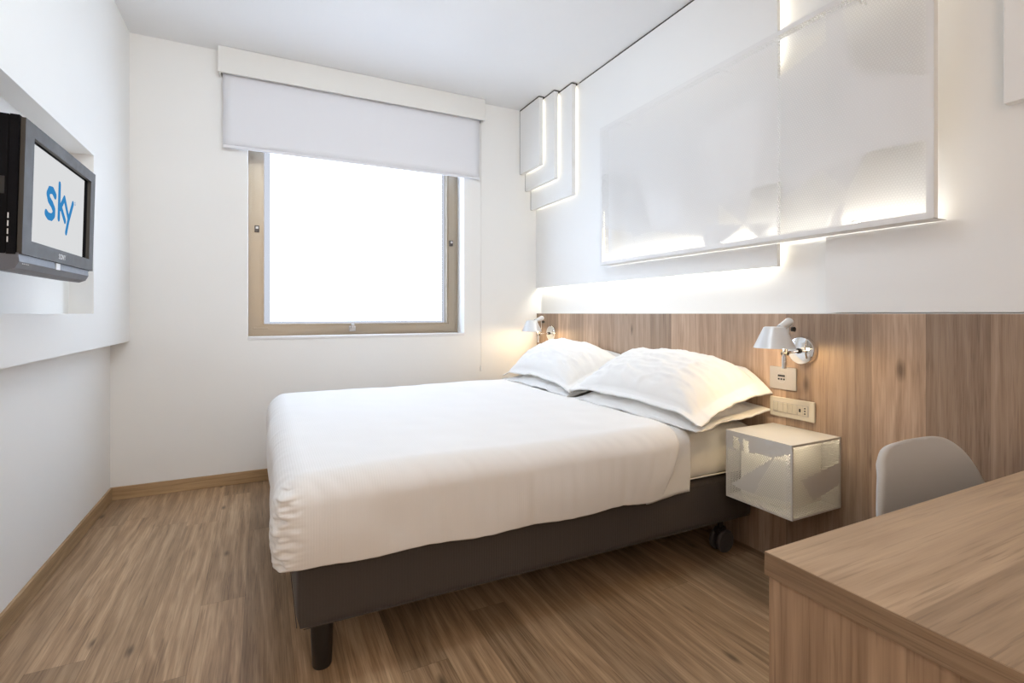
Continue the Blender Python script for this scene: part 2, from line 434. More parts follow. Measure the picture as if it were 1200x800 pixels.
for y in (YB - .022, YB - .034): tube(bm, (1.517, y, 2.62), (1.517, y, .66), .0016, n=6)
ch = obj('pull_chain', bm, M['valance'], bl)
bm = bmesh.new(); lathe(bm, (1.517, YB - .028, .63), (0, 0, 1), [(0, 0), (.007, .004), (.008, .035), (.004, .045), (0, .046)], 12); obj('chain_weight', bm, M['valance'], ch, smooth=True)

# ------------------------------------------------------------------ headboard wall
wp = thing('oak_wall_panel', (XR, 1.0, 0), 'oak wall panelling behind the bed, waist high with upright grain', 'wall panel')
obj('panel_board', B(XR, XW - .001, YF + .001, YB - .013, .001, EYE - .002), M['wainscot'], wp)
obj('top_trim', B(XR, XW - .001, YF + .001, YB - .013, EYE - .002, EYE), M['board'], wp)
# white boards above it
GAPZ = ZC - .006
bA = thing('white_wall_board', (XR, 2.5, 1.286), 'large white wall board with glowing lower edge above the pillows', 'wall board')
obj('board_face', B(XR, XR + .022, 1.462, YB - .002, 1.286, GAPZ - .004, bev=.001), M['board'], bA)
bm = bmesh.new(); box(bm, XR + .030, XW - .001, 1.53, YB - .01, 1.305, 1.317); box(bm, XR + .030, XW - .001, 1.520, 1.532, 1.33, 1.42); box(bm, XR + .030, XW - .001, 1.520, 1.532, 2.2, 2.66)
obj('led_strip', bm, M['led'], bA)
bm = bmesh.new(); box(bm, XR + .0225, XW - .001, 1.62, 3.5, 1.40, 1.44); box(bm, XR + .0225, XW - .001, 1.62, 3.5, 2.55, 2.6); obj('batten', bm, M['board'], bA)
bm = bmesh.new(); box(bm, XR + .002, XR + .02, 1.462, 3.0, GAPZ - .004, ZC - .0005); obj('painted_gap_shadow', bm, M['gap_shade'], bA)
bB = thing('white_wall_board', (XR, 0, EYE), 'white wall board standing on the oak panelling above desk and chair', 'wall board')
obj('board_face', B(XR + .001, XW - .002, YF + .002, 1.251, EYE + .003, ZC - .008, bev=.001), M['board'], bB)
bm = bmesh.new(); box(bm, XR + .003, XR + .02, YF + .002, 1.25, ZC - .008, ZC - .0005); obj('painted_gap_shadow', bm, M['gap_shade'], bB)

# three panels stepping out of the corner
steps = ((1.97, 3.02, 1.925, 'widest white stepped panel beside the window wall, closest to the wall board'),
         (1.92, 3.18, 2.075, 'middle white stepped panel, between the small outer and the wide inner one'),
         (1.87, 3.318, 2.205, 'smallest white stepped panel hanging outermost in the corner near the blind'))
for X, Y0, Z0, lab in steps:
    p = thing('stepped_wall_panel', (X, (Y0 + YB) / 2, Z0), lab, 'wall panel', 'stepped white panels in the window corner')
    obj('panel_face', B(X, X + .034, Y0, YB - .004, Z0, GAPZ - .004, bev=.001), M['board'], p)
    obj('core', B(X + .0345, X + .0485, Y0 + .035, YB - .004, Z0 + .035, GAPZ - .004), M['board'], p)
    bm = bmesh.new(); box(bm, X + .036, X + .046, Y0 + .022, Y0 + .0345, Z0 + .035, GAPZ - .02); box(bm, X + .036, X + .046, Y0 + .035, YB - .03, Z0 + .022, Z0 + .0345)
    obj('led_strip', bm, M['led_soft'], p)
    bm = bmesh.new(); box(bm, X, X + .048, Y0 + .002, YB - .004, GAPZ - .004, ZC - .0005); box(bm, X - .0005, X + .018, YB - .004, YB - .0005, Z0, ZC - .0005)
    obj('painted_gap_shadow', bm, M['gap_shade'], p)  # solid dark strips drawn in place of shade at ceiling and window wall

# perforated light panel
PX, PY0, PY1, PZ0, PZ1 = 1.932, .848, 2.640, 1.386, 2.262
pp = thing('perforated_light_panel', (PX, PY0, PZ0), 'long white perforated metal light panel mounted on the boards over the bed', 'light panel')
# facets of the hole pattern, metres from the sheet's near lower corner
facets = [(0.16, [(0.261, 0.547), (0.011, 0.471), (0.011, 0.251), (0.261, 0.274)]), (0.44, [(0.249, 0.277), (0.011, 0.254), (0.011, -0.006), (0.349, 0.011), (0.271, 0.142)]), (0.36, [(0.292, 0.856), (-0.001, 0.754), (0.011, 0.458), (0.244, 0.581)]), (0.43, [(0.549, 0.859), (0.349, 0.865), (0.349, 0.734), (0.549, 0.677)]), (0.26, [(0.549, 0.677), (0.349, 0.734), (0.292, 0.48), (0.477, 0.307)]), (0.36, [(0.593, 0.142), (0.359, 0.246), (0.264, 0.14), (0.349, 0.011), (0.593, 0.011)]), (0.44, [(1.294, 0.151), (1.11, 0.194), (1.063, 0.134)]), (0.45, [(1.466, 0.141), (1.294, 0.146), (0.946, 0.07), (0.941, 0.015), (1.421, 0.022)]), (0.45, [(0.853, 0.005), (0.716, 0.092), (0.638, 0.024)]), (0.4, [(0.853, 0.215), (0.716, 0.092), (0.853, 0.114)]), (0.38, [(0.668, 0.246), (0.522, 0.242), (0.522, 0.065), (0.703, 0.094)]), (0.08, [(0.962, 0.127), (0.716, 0.092), (0.853, 0.025), (0.941, 0.028)]), (0.45, [(1.788, 0.24), (1.481, 0.168), (1.421, 0.022), (1.788, 0.005)]), (0.14, [(1.481, 0.353), (1.14, 0.329), (1.063, 0.134), (1.294, 0.151)]), (0.3, [(1.788, 0.578), (1.443, 0.518), (1.294, 0.151), (1.788, 0.24)]), (0.14, [(0.995, 0.617), (0.593, 0.63), (0.668, 0.246), (0.853, 0.215)])]
M['perf'] = perforated('perforated_sheet', 'y', 'z', .0100, (.022, PY1 - PY0 - .022, .022, PZ1 - PZ0 - .022), .22, facets, (.77, .76, .75))
obj('perforated_sheet', B(PX, PX + .0012, PY0 + .001, PY1 - .001, PZ0 + .001, PZ1 - .001), M['perf'], pp)
bm = bmesh.new(); fw = .022
for y0, y1, z0, z1, fw in ((PY0, PY0 + .0015, PZ0, PZ1, .024), (PY1 - .0015, PY1, PZ0, PZ1, .07), (PY0, PY1, PZ0, PZ0 + .0015, .077), (PY0, PY1, PZ1 - .0015, PZ1, .07)):
    box(bm, PX, PX + fw, y0, y1, z0, z1)
obj('rim', bm, M['board'], pp)
for y in (PY0 + .25, 1.7, PY1 - .2):
    for z in (PZ0 + .03, PZ1 - .03):
        bm = bmesh.new(); tube(bm, (PX + .0013, y, z), (XR - .0004, y, z), .005, n=10); obj('standoff', bm, M['board'], pp)
bm = bmesh.new(); box(bm, PX + .030, PX + .040, PY0 + .03, PY1 - .03, PZ0 + .004, PZ0 + .010)
obj('led_strip', bm, M['led_panel'], pp)
obj('top_led_strip', B(PX + .0016, PX + .007, PY0 + .03, PY1 - .03, PZ1 - .016, PZ1 - .006), M['led_soft'], pp)
obj('side_led_strip', B(PX + .028, PX + .034, PY0 + .006, PY0 + .011, PZ0 + .03, PZ1 - .05), M['led_side'], pp)
obj('side_led_strip', B(PX + .028, PX + .034, PY1 - .011, PY1 - .006, PZ0 + .03, PZ0 + .35), M['led_side'], pp)
# thin white cover board high on the wall above the desk
tag(obj('wall_cover_board', B(1.985, XR, -.9, .697, 1.705, 2.66, bev=.002), M['board'], origin=(XR, 0, 1.705)), 'thin white board fixed high on the wall above the desk', 'wall board')

# ------------------------------------------------------------------ wall lamps
def make_lamp(y):
    L = thing('wall_lamp', (2.02, y, .925), '', 'lamp', 'chrome reading lamps beside the bed')
    bm = bmesh.new(); lathe(bm, (XR - .0005, y, .925), (-1, 0, 0), [(0, 0), (.060, 0), (.060, .012), (.055, .020), (.035, .026), (0, .029)], 48)
    obj('wall_plate', bm, M['chrome'], L, smooth=35)
    bm = bmesh.new(); tube(bm, (XR - .026, y, .925), (1.905, y, .918), .007, n=14); sphere(bm, (1.905, y, .918), .011)
    tube(bm, (1.905, y, .918), (1.925, y, .975), .0045, n=12); tube(bm, (1.925, y, .975), (1.922, y, 1.035), .0045, n=12)
    obj('arm', bm, M['chrome'], L, smooth=True)
    bm = bmesh.new(); tube(bm, (1.897, y, .857), (1.897, y, .905), .0095, n=20); tube(bm, (1.897, y, .905), (1.897, y, .945), .007, n=16)
    obj('switch_stem', bm, M['chrome'], L, smooth=35)
    bm = bmesh.new(); tube(bm, (1.93, y - .012, 1.015), (1.93, y - .022, 1.015), .010, n=16); obj('knob', bm, M['leg'], L, smooth=35)
    bm = bmesh.new(); lathe(bm, (1.838, y, .942), (0, 0, 1), [(.0775, 0), (.0400, .082), (.034, .0845), (0, .085), (0, .0835), (.033, .083), (.0388, .081), (.0762, 0)], 56, close=False)
    sh = obj('lamp_shade', bm, M['shade'], L, smooth=35)
    bm = bmesh.new(); sphere(bm, (XR - .034, y, .9245), .011); obj('hinge', bm, M['leg'], L, smooth=35)
    bm = bmesh.new(); tube(bm, (1.897, y + .011, .917), (1.897, y - .017, .917), .007, n=14); obj('stem_joint', bm, M['leg'], L, smooth=35)
    bm = bmesh.new(); a = Vector((1.868, y, 1.022)); b = Vector((1.925, y, 1.043)); tube(bm, a, b, .012, .0185, 20); sphere(bm, b, .0185)
    obj('joint', bm, M['shade'], L, smooth=35)
    bm = bmesh.new(); sphere(bm, (1.838, y, .972), .017, 1, 1, 1.3, 16); bu = obj('bulb', bm, M['bulb'], L, smooth='all', origin=(1.838, y, .972))
    li = bpy.data.lights.new('bulb_light', 'POINT'); li.energy = 2.9; li.color = (1, .71, .37); li.shadow_soft_size = .02
    lo = bpy.data.objects.new('bulb_light', li); C.objects.link(lo); lo.parent = L; lo.location = Vector((1.838, y, .945)) - L.location
    return L
lamp = make_lamp(1.342)
lamp['label'] = 'chrome wall lamp with grey cone shade above the hanging perforated nightstand'
lamp2 = copy_tree(lamp); lamp2.location.y = 3.375
lamp2['label'] = 'chrome wall lamp with small cone shade in the corner beyond the far pillow'

# plates on the oak
us = thing('usb_outlet_plate', (XR, 1.43, .80), 'square grey metal outlet plate just below the near wall lamp', 'outlet')
obj('plate', B(XR - .008, XR - .0003, 1.369, 1.492, .752, .848, bev=.0015), M['plate'], us)
bm = bmesh.new(); lathe(bm, (XR - .0078, 1.436, .803), (-1, 0, 0), [(.0225, 0), (.0225, .0012), (.0205, .0012), (.0205, 0)], 36); obj('round_rim', bm, M['grey_metal'], us)
obj('usb_port', B(XR - .0095, XR - .0075, 1.420, 1.452, .806, .814), M['hole'], us)
bm = bmesh.new()
for y in (1.424, 1.436, 1.448): box(bm, XR - .0095, XR - .0075, y - .0035, y + .0035, .792, .799)
obj('contact_mark', bm, M['hole'], us)
sw = thing('switch_panel', (XR, 1.39, .675), 'long beige switch and socket plate above the perforated nightstand', 'switch')
obj('plate', B(XR - .011, XR - .0003, 1.289, 1.490, .633, .717, bev=.004), M['switch'], sw)
bm = bmesh.new(); box(bm, XR - .0122, XR - .0108, 1.313, 1.472, .653, .697, bev=.0005); obj('inner_frame', bm, M['plate'], sw)
ms = 1.316; mw = (1.469 - 1.316) / 7
for k in range(7):
    y0 = ms + k * mw + .0008; y1 = ms + (k + 1) * mw - .0008
    if k == 0:
        sk = obj('socket', B(XR - .014, XR - .0115, y0, y1, .655, .695, bev=.001), M['switch'], sw)
        bm = bmesh.new()
        for z in (.664, .675, .686): tube(bm, (XR - .0150, (y0 + y1) / 2, z), (XR - .0135, (y0 + y1) / 2, z), .0032, n=12)
        obj('socket_hole', bm, M['hole'], sk)
    elif k == 1:
        sk = obj('indicator', B(XR - .014, XR - .0115, y0, y1, .655, .695, bev=.001), M['switch'], sw)
        obj('indicator_slot', B(XR - .015, XR - .0135, (y0 + y1) / 2 - .004, (y0 + y1) / 2 + .004, .668, .682, bev=.001), M['hole'], sk)
    else:
        obj('switch_rocker', B(XR - .0155, XR - .0115, y0, y1, .655, .695, bev=.0015), M['switch_body'], sw)

# ------------------------------------------------------------------ perforated nightstand cube
NX0, NX1, NYa, NYb, NZa, NZb = 1.727, XR - .0005, 1.190, 1.482, .322, .598
ns = thing('hanging_nightstand', (NX0, NYa, NZa), 'white perforated cube nightstand hung on the oak panelling beside the bed', 'nightstand')
M['perf_front'] = perforated('perforated_front', 'y', 'z', .0072, (.008, .284, .008, .268), .37, [(0.0, [(0.292, 0.276), (0.292, 0.199), (0.073, 0.215), (0.0, 0.248), (0.0, 0.276)]), (0.44, [(0.257, 0.257), (0.257, 0.204), (0.222, 0.21), (0.234, 0.257)]), (0.44, [(0.213, 0.257), (0.204, 0.199), (0.181, 0.204), (0.187, 0.248)]), (0.0, [(0.269, 0.055), (0.073, 0.215), (0.164, 0.047)]), (0.28, [(0.164, 0.047), (0.073, 0.215), (0.0, 0.207), (0.0, 0.069)])], (.62, .60, .56))
M['perf_side'] = perforated('perforated_side', 'x', 'z', .0072, (.008, .284, .008, .268), .38, [(0.0, [(0.053, 0.141), (0.287, 0.177), (0.278, 0.091), (0.123, 0.055)])], (.62, .60, .56))
obj('top', B(NX0, NX1, NYa, NYb, NZb - .003, NZb, bev=.001), M['cube'], ns)
obj('bottom', B(NX0, NX1, NYa, NYb, NZa, NZa + .003, bev=.001), M['cube'], ns)
obj('front_panel', B(NX0, NX0 + .0015, NYa, NYb, NZa + .003, NZb - .003), M['perf_front'], ns)
obj('side_panel', B(NX0 + .0015, NX1, NYa, NYa + .0015, NZa + .003, NZb - .003), M['perf_side'], ns)
obj('side_panel', B(NX0 + .0015, NX1, NYb - .0015, NYb, NZa + .003, NZb - .003), M['perf_side'], ns)
obj('back_panel', B(NX1 - .002, NX1 - .0002, NYa + .0015, NYb - .0015, NZa + .003, NZb - .003), M['cube'], ns)
bm = bmesh.new(); box(bm, NX0 + .075, NX1 - .003, NYa + .075, NYb - .012, NZa + .0035, NZb - .010); obj('inner_box', bm, M['cube_inner'], ns)
obj('led_strip', B(NX0 + .0018, NX0 + .006, NYa + .012, NYb - .012, NZb - .0075, NZb - .0032), M['led_box'], ns)
obj('led_strip', B(NX0 + .012, NX1 - .01, NYa + .0018, NYa + .006, NZb - .0075, NZb - .0032), M['led_box'], ns)

# ------------------------------------------------------------------ bed
BX0, BX1, BY0, BY1, BZ0, BZ1 = .088, 1.985, 1.56, 3.20, .165, .358
bb = thing('bed_base', ((BX0 + BX1) / 2, (BY0 + BY1) / 2, 0), 'dark taupe upholstered bed base on black legs and castors', 'bed base')
def rbox(x0, x1, y0, y1, z0, z1, r, nx, ny, nz, faces='tbnfhs', disp=None, hem=None, rv=None):
    """box skin with rounded edges; faces: t top, b bottom, n near, f far, s foot side (low x), h head side (high x)"""
    bm = bmesh.new()
    def patch(fn, a, b): grid(bm, fn, a, b)
    L = lambda p, q, t: p + (q - p) * t
    if 't' in faces: patch(lambda a, b: Vector((L(x0, x1, a), L(y0, y1, b), z1)), nx, ny)
    if 'b' in faces: patch(lambda a, b: Vector((L(x0, x1, a), L(y0, y1, b), z0)), nx, ny)
    if 'n' in faces: patch(lambda a, b: Vector((L(x0, x1, a), y0, L(z0, z1, b))), nx, nz)
    if 'f' in faces: patch(lambda a, b: Vector((L(x0, x1, a), y1, L(z0, z1, b))), nx, nz)
    if 's' in faces: patch(lambda a, b: Vector((x0, L(y0, y1, a), L(z0, z1, b))), ny, nz)
    if 'h' in faces: patch(lambda a, b: Vector((x1, L(y0, y1, a), L(z0, z1, b))), ny, nz)
    bmesh.ops.remove_doubles(bm, verts=bm.verts, dist=1e-5)
    big = 1e3
    lo = Vector((x0 + r if 's' in faces else -big, y0 + r, z0 + r if 'b' in faces else -big)); hi = Vector((x1 - r if 'h' in faces else big, y1 - r, z1 - r))
    for v in bm.verts:
        c = Vector([min(max(v.co[i], lo[i]), hi[i]) for i in range(3)]); d = v.co - c
        n = d.normalized() if d.length > 1e-9 else Vector((0, 0, 1))
        p = c + n * min(r, d.length) if d.length > 1e-9 else v.co.copy()
        if disp: p = disp(p, n)
        v.co = p
    return bm
bm = rbox(BX0, BX1, BY0, BY1, BZ0, BZ1, .018, 40, 30, 8)
body = obj('upholstered_frame', bm, M['base'], bb, smooth='all')
bm = bmesh.new()
for z in (BZ0 + .008, BZ1 - .008):
    pts = [(BX0 - .0005, BY0 - .0005), (BX1, BY0 - .0005), (BX1, BY1), (BX0 - .0005, BY1)]
    for k in range(4):
        a, b = pts[k], pts[(k + 1) % 4]; d = Vector((b[0] - a[0], b[1] - a[1], 0)).normalized() * .017
        tube(bm, Vector((*a, z)) + d, Vector((*b, z)) - d, .0014, n=6)
obj('seam_piping', bm, M['base'], body)
for y in (1.648, 3.10):
    bm = bmesh.new(); lathe(bm, (.163, y, 0), (0, 0, 1), [(0, 0), (.026, 0), (.029, .006), (.034, .15), (.034, .167), (0, .168)], 28)
    obj('leg', bm, M['leg'], bb, smooth=35)
for y in (1.635, 3.10):
    bm = bmesh.new(); tube(bm, (1.868, y, .085), (1.868, y, .166), .012, n=14); box(bm, 1.842, 1.894, y - .016, y + .016, .075, .112, bev=.008)
    cs = obj('caster', bm, M['leg'], bb, smooth=35)
    for dy in (-.030, .010):
        bm = bmesh.new(); lathe(bm, (1.875, y + dy, .050), (0, 1, 0), [(0, .002), (.030, .002), (.034, 0), (.044, 0), (.050, .005), (.050, .015), (.044, .020), (0, .020)], 36)
        obj('wheel', bm, M['rubber'], cs, smooth=35)
# mattress
def nz(p, s, k=0): return noise.noise(Vector((p.x * s + k, p.y * s - k, p.z * s + 2 * k)))
ma = thing('mattress', (1.05, 2.38, BZ1), 'cream covered mattress showing between white duvet and nightstand', 'mattress')
bm = rbox(.10, 2.012, 1.578, 3.182, BZ1 + .006, .580, .035, 60, 40, 8, disp=lambda p, n: p + n * .004 * nz(p, 7))
obj('mattress_body', bm, M['mattress'], ma, smooth='all')
bm = bmesh.new()
for z in (BZ1 + .02,):
    tube(bm, (.14, 1.5765, z), (1.97, 1.5765, z), .003, n=6)
obj('seam_piping', bm, M['mattress'], ma)
# sheet turned back at the head
def sd(p, n):
    q = p + n * (.003 * nz(p, 9, 3) + .0015 * nz(p, 22, 8))
    if p.z < .5: q.z += .008 * math.sin(p.x * 13)
    if p.x > 1.5: q.x += .03 * (p.z - .45)
    return q
bm = rbox(1.36, 1.595, 1.548, 3.211, .332, .5935, .065, 30, 90, 20, faces='tnf', disp=sd)
o = obj('top_sheet', bm, M['sheet'], smooth='all', origin=(1.45, 2.38, .36)); solidify(o, .005)
tag(o, 'white top sheet folded out from under the duvet below the pillows', 'sheet')
# duvet
def dd(p, n):
    q = p.copy()
    foot = max(0, min(1, (.30 - p.x) / .3)); side = max(0, min(1, (.60 - p.z) / .2))
    q += n * (.010 * nz(p, 2.3, 4) + .004 * nz(p, 8, 1))
    # soft belly of the hanging side, drawn in again at the hem
    k = max(0, min(1, (p.z - .34) / .27)); belly = math.sin(math.pi * k)
    if abs(n.z) < .9:
        q += Vector((n.x, n.y, 0)) * .014 * belly * (.7 + .6 * nz(p, 3, 9))
        q += Vector((n.x, n.y, 0)) * .004 * noise.noise(Vector((p.x * 26 + p.y * 26, p.z * 3.5, 7)))
    # gathered pleat at the foot corner
    cr = math.exp(-(((p.x - .055) / .032) ** 2 + ((p.y - 1.535) / .045) ** 2)) * (1 if p.z < .57 else max(0, 1 - (p.z - .57) / .03))
    q += Vector((-.7, -.7, 0)) * cr * (.010 + .020 * noise.noise(Vector((p.x * 30, p.y * 30, p.z * 70))) + .008 * noise.noise(Vector((p.x * 50, p.y * 50, p.z * 130))))
    if p.z < .42:
        hem = .008 * math.sin(p.x * 5.3 + .6) + .005 * math.sin(p.x * 17) + (-.022 * max(0, (p.x - .75) / .8) if p.y < 2 else 0)
        q.z += hem * (.42 - p.z) / .08
    # end of the cover slants back down the side
    if p.x > 1.2:
        q.x -= .11 * (p.x - 1.2) / .3 * max(0, (.56 - p.z) / .22) ** 1.5
    return q
bm = rbox(.032, 1.500, 1.518, 3.238, .357, .620, .085, 190, 160, 64, faces='tnfs', disp=dd)
o = obj('duvet', bm, M['duvet'], smooth='all', origin=(.75, 2.38, .36)); solidify(o, .008)
tag(o, 'large smooth white duvet hanging over the dark bed base', 'duvet')

def pillow(label, cx, cy_, cz, L, W, up, dn, tilt, droop, seed, flo=None, tipdrop=0.):
    bm = bmesh.new(); nu, nv = 120, 76
    R = Matrix.Rotation(-math.radians(tilt), 3, 'Y')
    def prof(a, e): return max(0, 1 - abs(a / e) ** 2.4)
    def pt(i, j, s):
        u = -1 + 2 * i / nu; v = -1 + 2 * j / nv
        core = (prof(u, .88) * prof(v, .86)) ** .55
        rim = .004 * (1 if s > 0 else -1)
        h = (up if s > 0 else -dn) * core + rim
        x = v * W / 2 * (1 - .05 * (1 - abs(u)) ** .5 * (abs(v) ** 3)); y = u * L / 2 * (1 - .045 * (1 - v * v))
        fl = max(0, max(abs(u) - .86, abs(v) - .84) / .15)
        h += fl * (.004 * math.sin(u * 9 + seed) + .005 * math.sin(v * 5 + seed * 2) + .006 * noise.noise(Vector((u * 6, v * 6, seed))))
        w_ = noise.noise(Vector((u * 2.2 + seed, v * 1.6, s))) * .016 + noise.noise(Vector((u * 5 + seed, v * 9, s * 2))) * .009 + noise.noise(Vector((u * 16, v * 12 + seed, s))) * .0025
        cr = abs(noise.noise(Vector((u * 2.0 + v * 2.4 + seed, v * 1.6 - u * 1.5, seed))))
        w_ += max(0, .16 - cr) * .055 * (.3 + max(abs(u), abs(v)) ** 2)
        h += w_ * (core ** .5 + .15) * (1 if s > 0 else .4)
        p = R @ Vector((x, y, h))
        p.z -= droop * abs(u) ** 2.6
        if tipdrop and u < -.72: p.z -= tipdrop * ((-u - .72) / .28) ** 1.2 * (.35 + .65 * max(0, v))
        p += Vector((cx, cy_, cz))
        if flo is not None and p.z < flo: p.z = flo + (.0005 if s < 0 else .006)
        p.x = min(p.x, XR - .004 - (.004 if s < 0 else 0) * 0)
        return p
    top = [[bm.verts.new(pt(i, j, 1)) for j in range(nv + 1)] for i in range(nu + 1)]
    bot = [[bm.verts.new(pt(i, j, -1)) for j in range(nv + 1)] for i in range(nu + 1)]
    for i in range(nu):
        for j in range(nv):
            bm.faces.new((top[i][j], top[i + 1][j], top[i + 1][j + 1], top[i][j + 1]))
            bm.faces.new((bot[i][j], bot[i][j + 1], bot[i + 1][j + 1], bot[i + 1][j]))
    for i in range(nu):
        for j in (0, nv): bm.faces.new((top[i][j], bot[i][j], bot[i + 1][j], top[i + 1][j]))
    for j in range(nv):
        for i in (0, nu): bm.faces.new((top[i][j], top[i][j + 1], bot[i][j + 1], bot[i][j]))
    o = obj('pillow', bm, M['pillow'], smooth='all', origin=(cx, cy_, cz))
    return tag(o, label, 'pillow', 'pillows on the bed')
pillow('white under pillow beside the nightstand, lying flat beneath the big puffed pillow', 1.790, 1.965, .634, .95, .45, .058, .034, 7, .010, 1.3, flo=.5975)
pillow('white under pillow of the far stack by the window wall', 1.790, 2.895, .634, .88, .45, .058, .034, 7, .010, 4.1, flo=.5975)
pillow('big puffed white pillow on top of the stack beside the nightstand', 1.795, 1.965, .752, .97, .47, .125, .022, 21, .022, 2.2, flo=.622, tipdrop=.085)
pillow('white top pillow of the far stack, nearest the corner lamp', 1.795, 2.900, .757, .91, .47, .125, .022, 21, .045, 7.7, flo=.622)

# ------------------------------------------------------------------ television
tvX, tvY0, tvY1, tvZ0, tvZ1 = -.56, 1.730, 2.335, 1.234, 1.588
tv = thing('television', (tvX, 2.0, 1.19), 'black wall mounted television showing a blue logo on a white screen', 'television')
bm = bmesh.new(); ring_pts = None
def frame_yz(bm, y0, y1, z0, z1, wy0, wy1, wz0, wz1, xa, xb):
    o = [(y0, z0), (y1, z0), (y1, z1), (y0, z1)]; i = [(y0 + wy0, z0 + wz0), (y1 - wy1, z0 + wz0), (y1 - wy1, z1 - wz1), (y0 + wy0, z1 - wz1)]
    for k in range(4):
        j = (k + 1) % 4; prism(bm, [o[k], o[j], i[j], i[k]], xa, xb, 'yz')
frame_yz(bm, tvY0, tvY1, tvZ0, tvZ1, .058, .048, .040, .036, tvX - .010, tvX)
obj('bezel', bm, M['tv_bezel'], tv)
bm = bmesh.new()
frame_yz(bm, tvY0 - .004, tvY1 + .004, tvZ0 - .002, tvZ1 + .004, .05, .05, .036, .03, tvX - .030, tvX - .0115)
box(bm, tvX - .060, tvX - .030, tvY0 - .004, tvY1 + .004, tvZ0 - .002, tvZ1 + .004, bev=.004)
box(bm, tvX - .130, tvX - .058, tvY0 + .03, tvY1 - .03, tvZ0 - .01, tvZ1 - .03, bev=.012)
box(bm, tvX - .115, tvX - .058, tvY0 + .002, tvY0 + .028, tvZ0 - .015, tvZ1 - .02, bev=.006)
cas = obj('casing', bm, M['tv_black'], tv)
bm = bmesh.new()
for k in range(4): box(bm, tvX - .0285, tvX - .0262, tvY0 - .0052, tvY0 - .0035, 1.262 + k * .0205, 1.262 + k * .0205 + .014)
obj('port_label', bm, M['mark'], cas)
bm = bmesh.new(); box(bm, tvX - .052, tvX - .036, tvY0 - .0055, tvY0 - .003, 1.385, 1.43, bev=.001); obj('grip_recess', bm, M['hole'], cas)
bm = bmesh.new(); box(bm, tvX - .0295, tvX - .0205, tvY0 + .052, tvY1 - .045, tvZ0 + .035, tvZ1 - .03); obj('screen_surround', bm, M['hole'], tv)
SY0, SY1, SZ0, SZ1 = 1.806, 2.292, 1.274, 1.552
scr = obj('screen', B(tvX - .0205, tvX - .0197, SY0, SY1, SZ0, SZ1), M['tv_screen'], tv)
# the word on the screen: rounded strokes; sw/sh place it on the screen
def stroke(bm, pts, wd, x, n=10):
    for (a, b) in zip(pts, pts[1:]):
        a = Vector(a); b = Vector(b); d = (b - a).normalized(); q = Vector((-d.y, d.x)) * wd / 2
        vs = [bm.verts.new((x, p.x, p.y)) for p in (a + q, b + q, b - q, a - q)]; bm.faces.new(vs)
    for p in pts:
        vs = [bm.verts.new((x, p[0] + wd / 2 * math.cos(2 * math.pi * k / 14), p[1] + wd / 2 * math.sin(2 * math.pi * k / 14))) for k in range(14)]; bm.faces.new(vs)
def arc(cx, cz, r, a0, a1, n=12, ry=None):
    ry = ry or r
    return [(cx + r * math.cos(math.radians(a0 + (a1 - a0) * k / n)), cz + ry * math.sin(math.radians(a0 + (a1 - a0) * k / n))) for k in range(n + 1)]
bm = bmesh.new(); XS = tvX - .0192
wd = .023
stroke(bm, [(1.996, 1.441), (1.975, 1.453), (1.950, 1.450), (1.938, 1.435), (1.948, 1.420), (1.972, 1.410), (1.989, 1.397), (1.989, 1.382), (1.972, 1.371), (1.945, 1.370), (1.928, 1.377)], wd, XS)
stroke(bm, [(2.031, 1.378), (2.031, 1.484)], wd * .92, XS)
stroke(bm, [(2.040, 1.412), (2.076, 1.450)], wd * .85, XS)
stroke(bm, [(2.046, 1.417), (2.086, 1.378)], wd * .85, XS)
stroke(bm, [(2.076, 1.450), (2.118, 1.392)], wd * .82, XS)
stroke(bm, [(2.156, 1.448), (2.118, 1.385), (2.100, 1.343)], wd * .85, XS)
stroke(bm, arc(2.178, 1.452, .0055, 0, 360, 12), .0018, XS)
bmesh.ops.translate(bm, verts=bm.verts, vec=(0, .018, 0)); obj('screen_logo', bm, M['sky_blue'], scr)
# speaker bar under the screen
bm = bmesh.new(); prism(bm, [(tvX - .085, 1.237), (tvX - .006, 1.237), (tvX - .004, 1.214), (tvX - .012, 1.197), (tvX - .03, 1.189), (tvX - .085, 1.194)], tvY0 - .002, tvY1 - .03, 'xz')
bar = obj('speaker_bar', bm, M['tv_bar'], tv)
bm = bmesh.new(); box(bm, tvX - .0055, tvX - .003, 1.985, 2.018, 1.213, 1.232); obj('square_mark', bm, M['mark'], bar)
bm = bmesh.new()
for k in range(5): box(bm, tvX - .0075, tvX - .0055, 1.752 + k * .009, 1.757 + k * .009, 1.209, 1.213)
obj('small_mark', bm, M['mark'], bar)
def text_mesh(name, body, size, loc, mat, parent):
    cu = bpy.data.curves.new(name, 'FONT'); cu.body = body; cu.size = size; cu.align_x = 'CENTER'; cu.align_y = 'CENTER'; cu.extrude = .0004
    to = bpy.data.objects.new(name, cu); C.objects.link(to)
    dg = bpy.context.evaluated_depsgraph_get(); me = bpy.data.meshes.new_from_object(to.evaluated_get(dg))
    bpy.data.objects.remove(to); bpy.data.curves.remove(cu)
    me.transform(Matrix(((0, 0, 1, 0), (1, 0, 0, 0), (0, 1, 0, 0), (0, 0, 0, 1))))
    me.materials.clear(); me.materials.append(mat)
    o = bpy.data.objects.new(name, me); C.objects.link(o); o.parent = parent; o.location = Vector(loc) - wloc(parent); return o
bez = [c for c in tv.children if c.name.startswith('bezel')][0]
text_mesh('brand_lettering', 'SONY', .022, (tvX + .0004, 2.02, 1.253), M['mark'], bez)
bm = bmesh.new(); box(bm, XL + .001, XL + .012, 1.9, 2.1, 1.3, 1.5); box(bm, XL + .012, tvX - .13, 1.97, 2.03, 1.36, 1.44, bev=.004)
obj('wall_bracket', bm, M['tv_black'], tv)
tv.rotation_euler = (0, math.radians(1.4), 0)

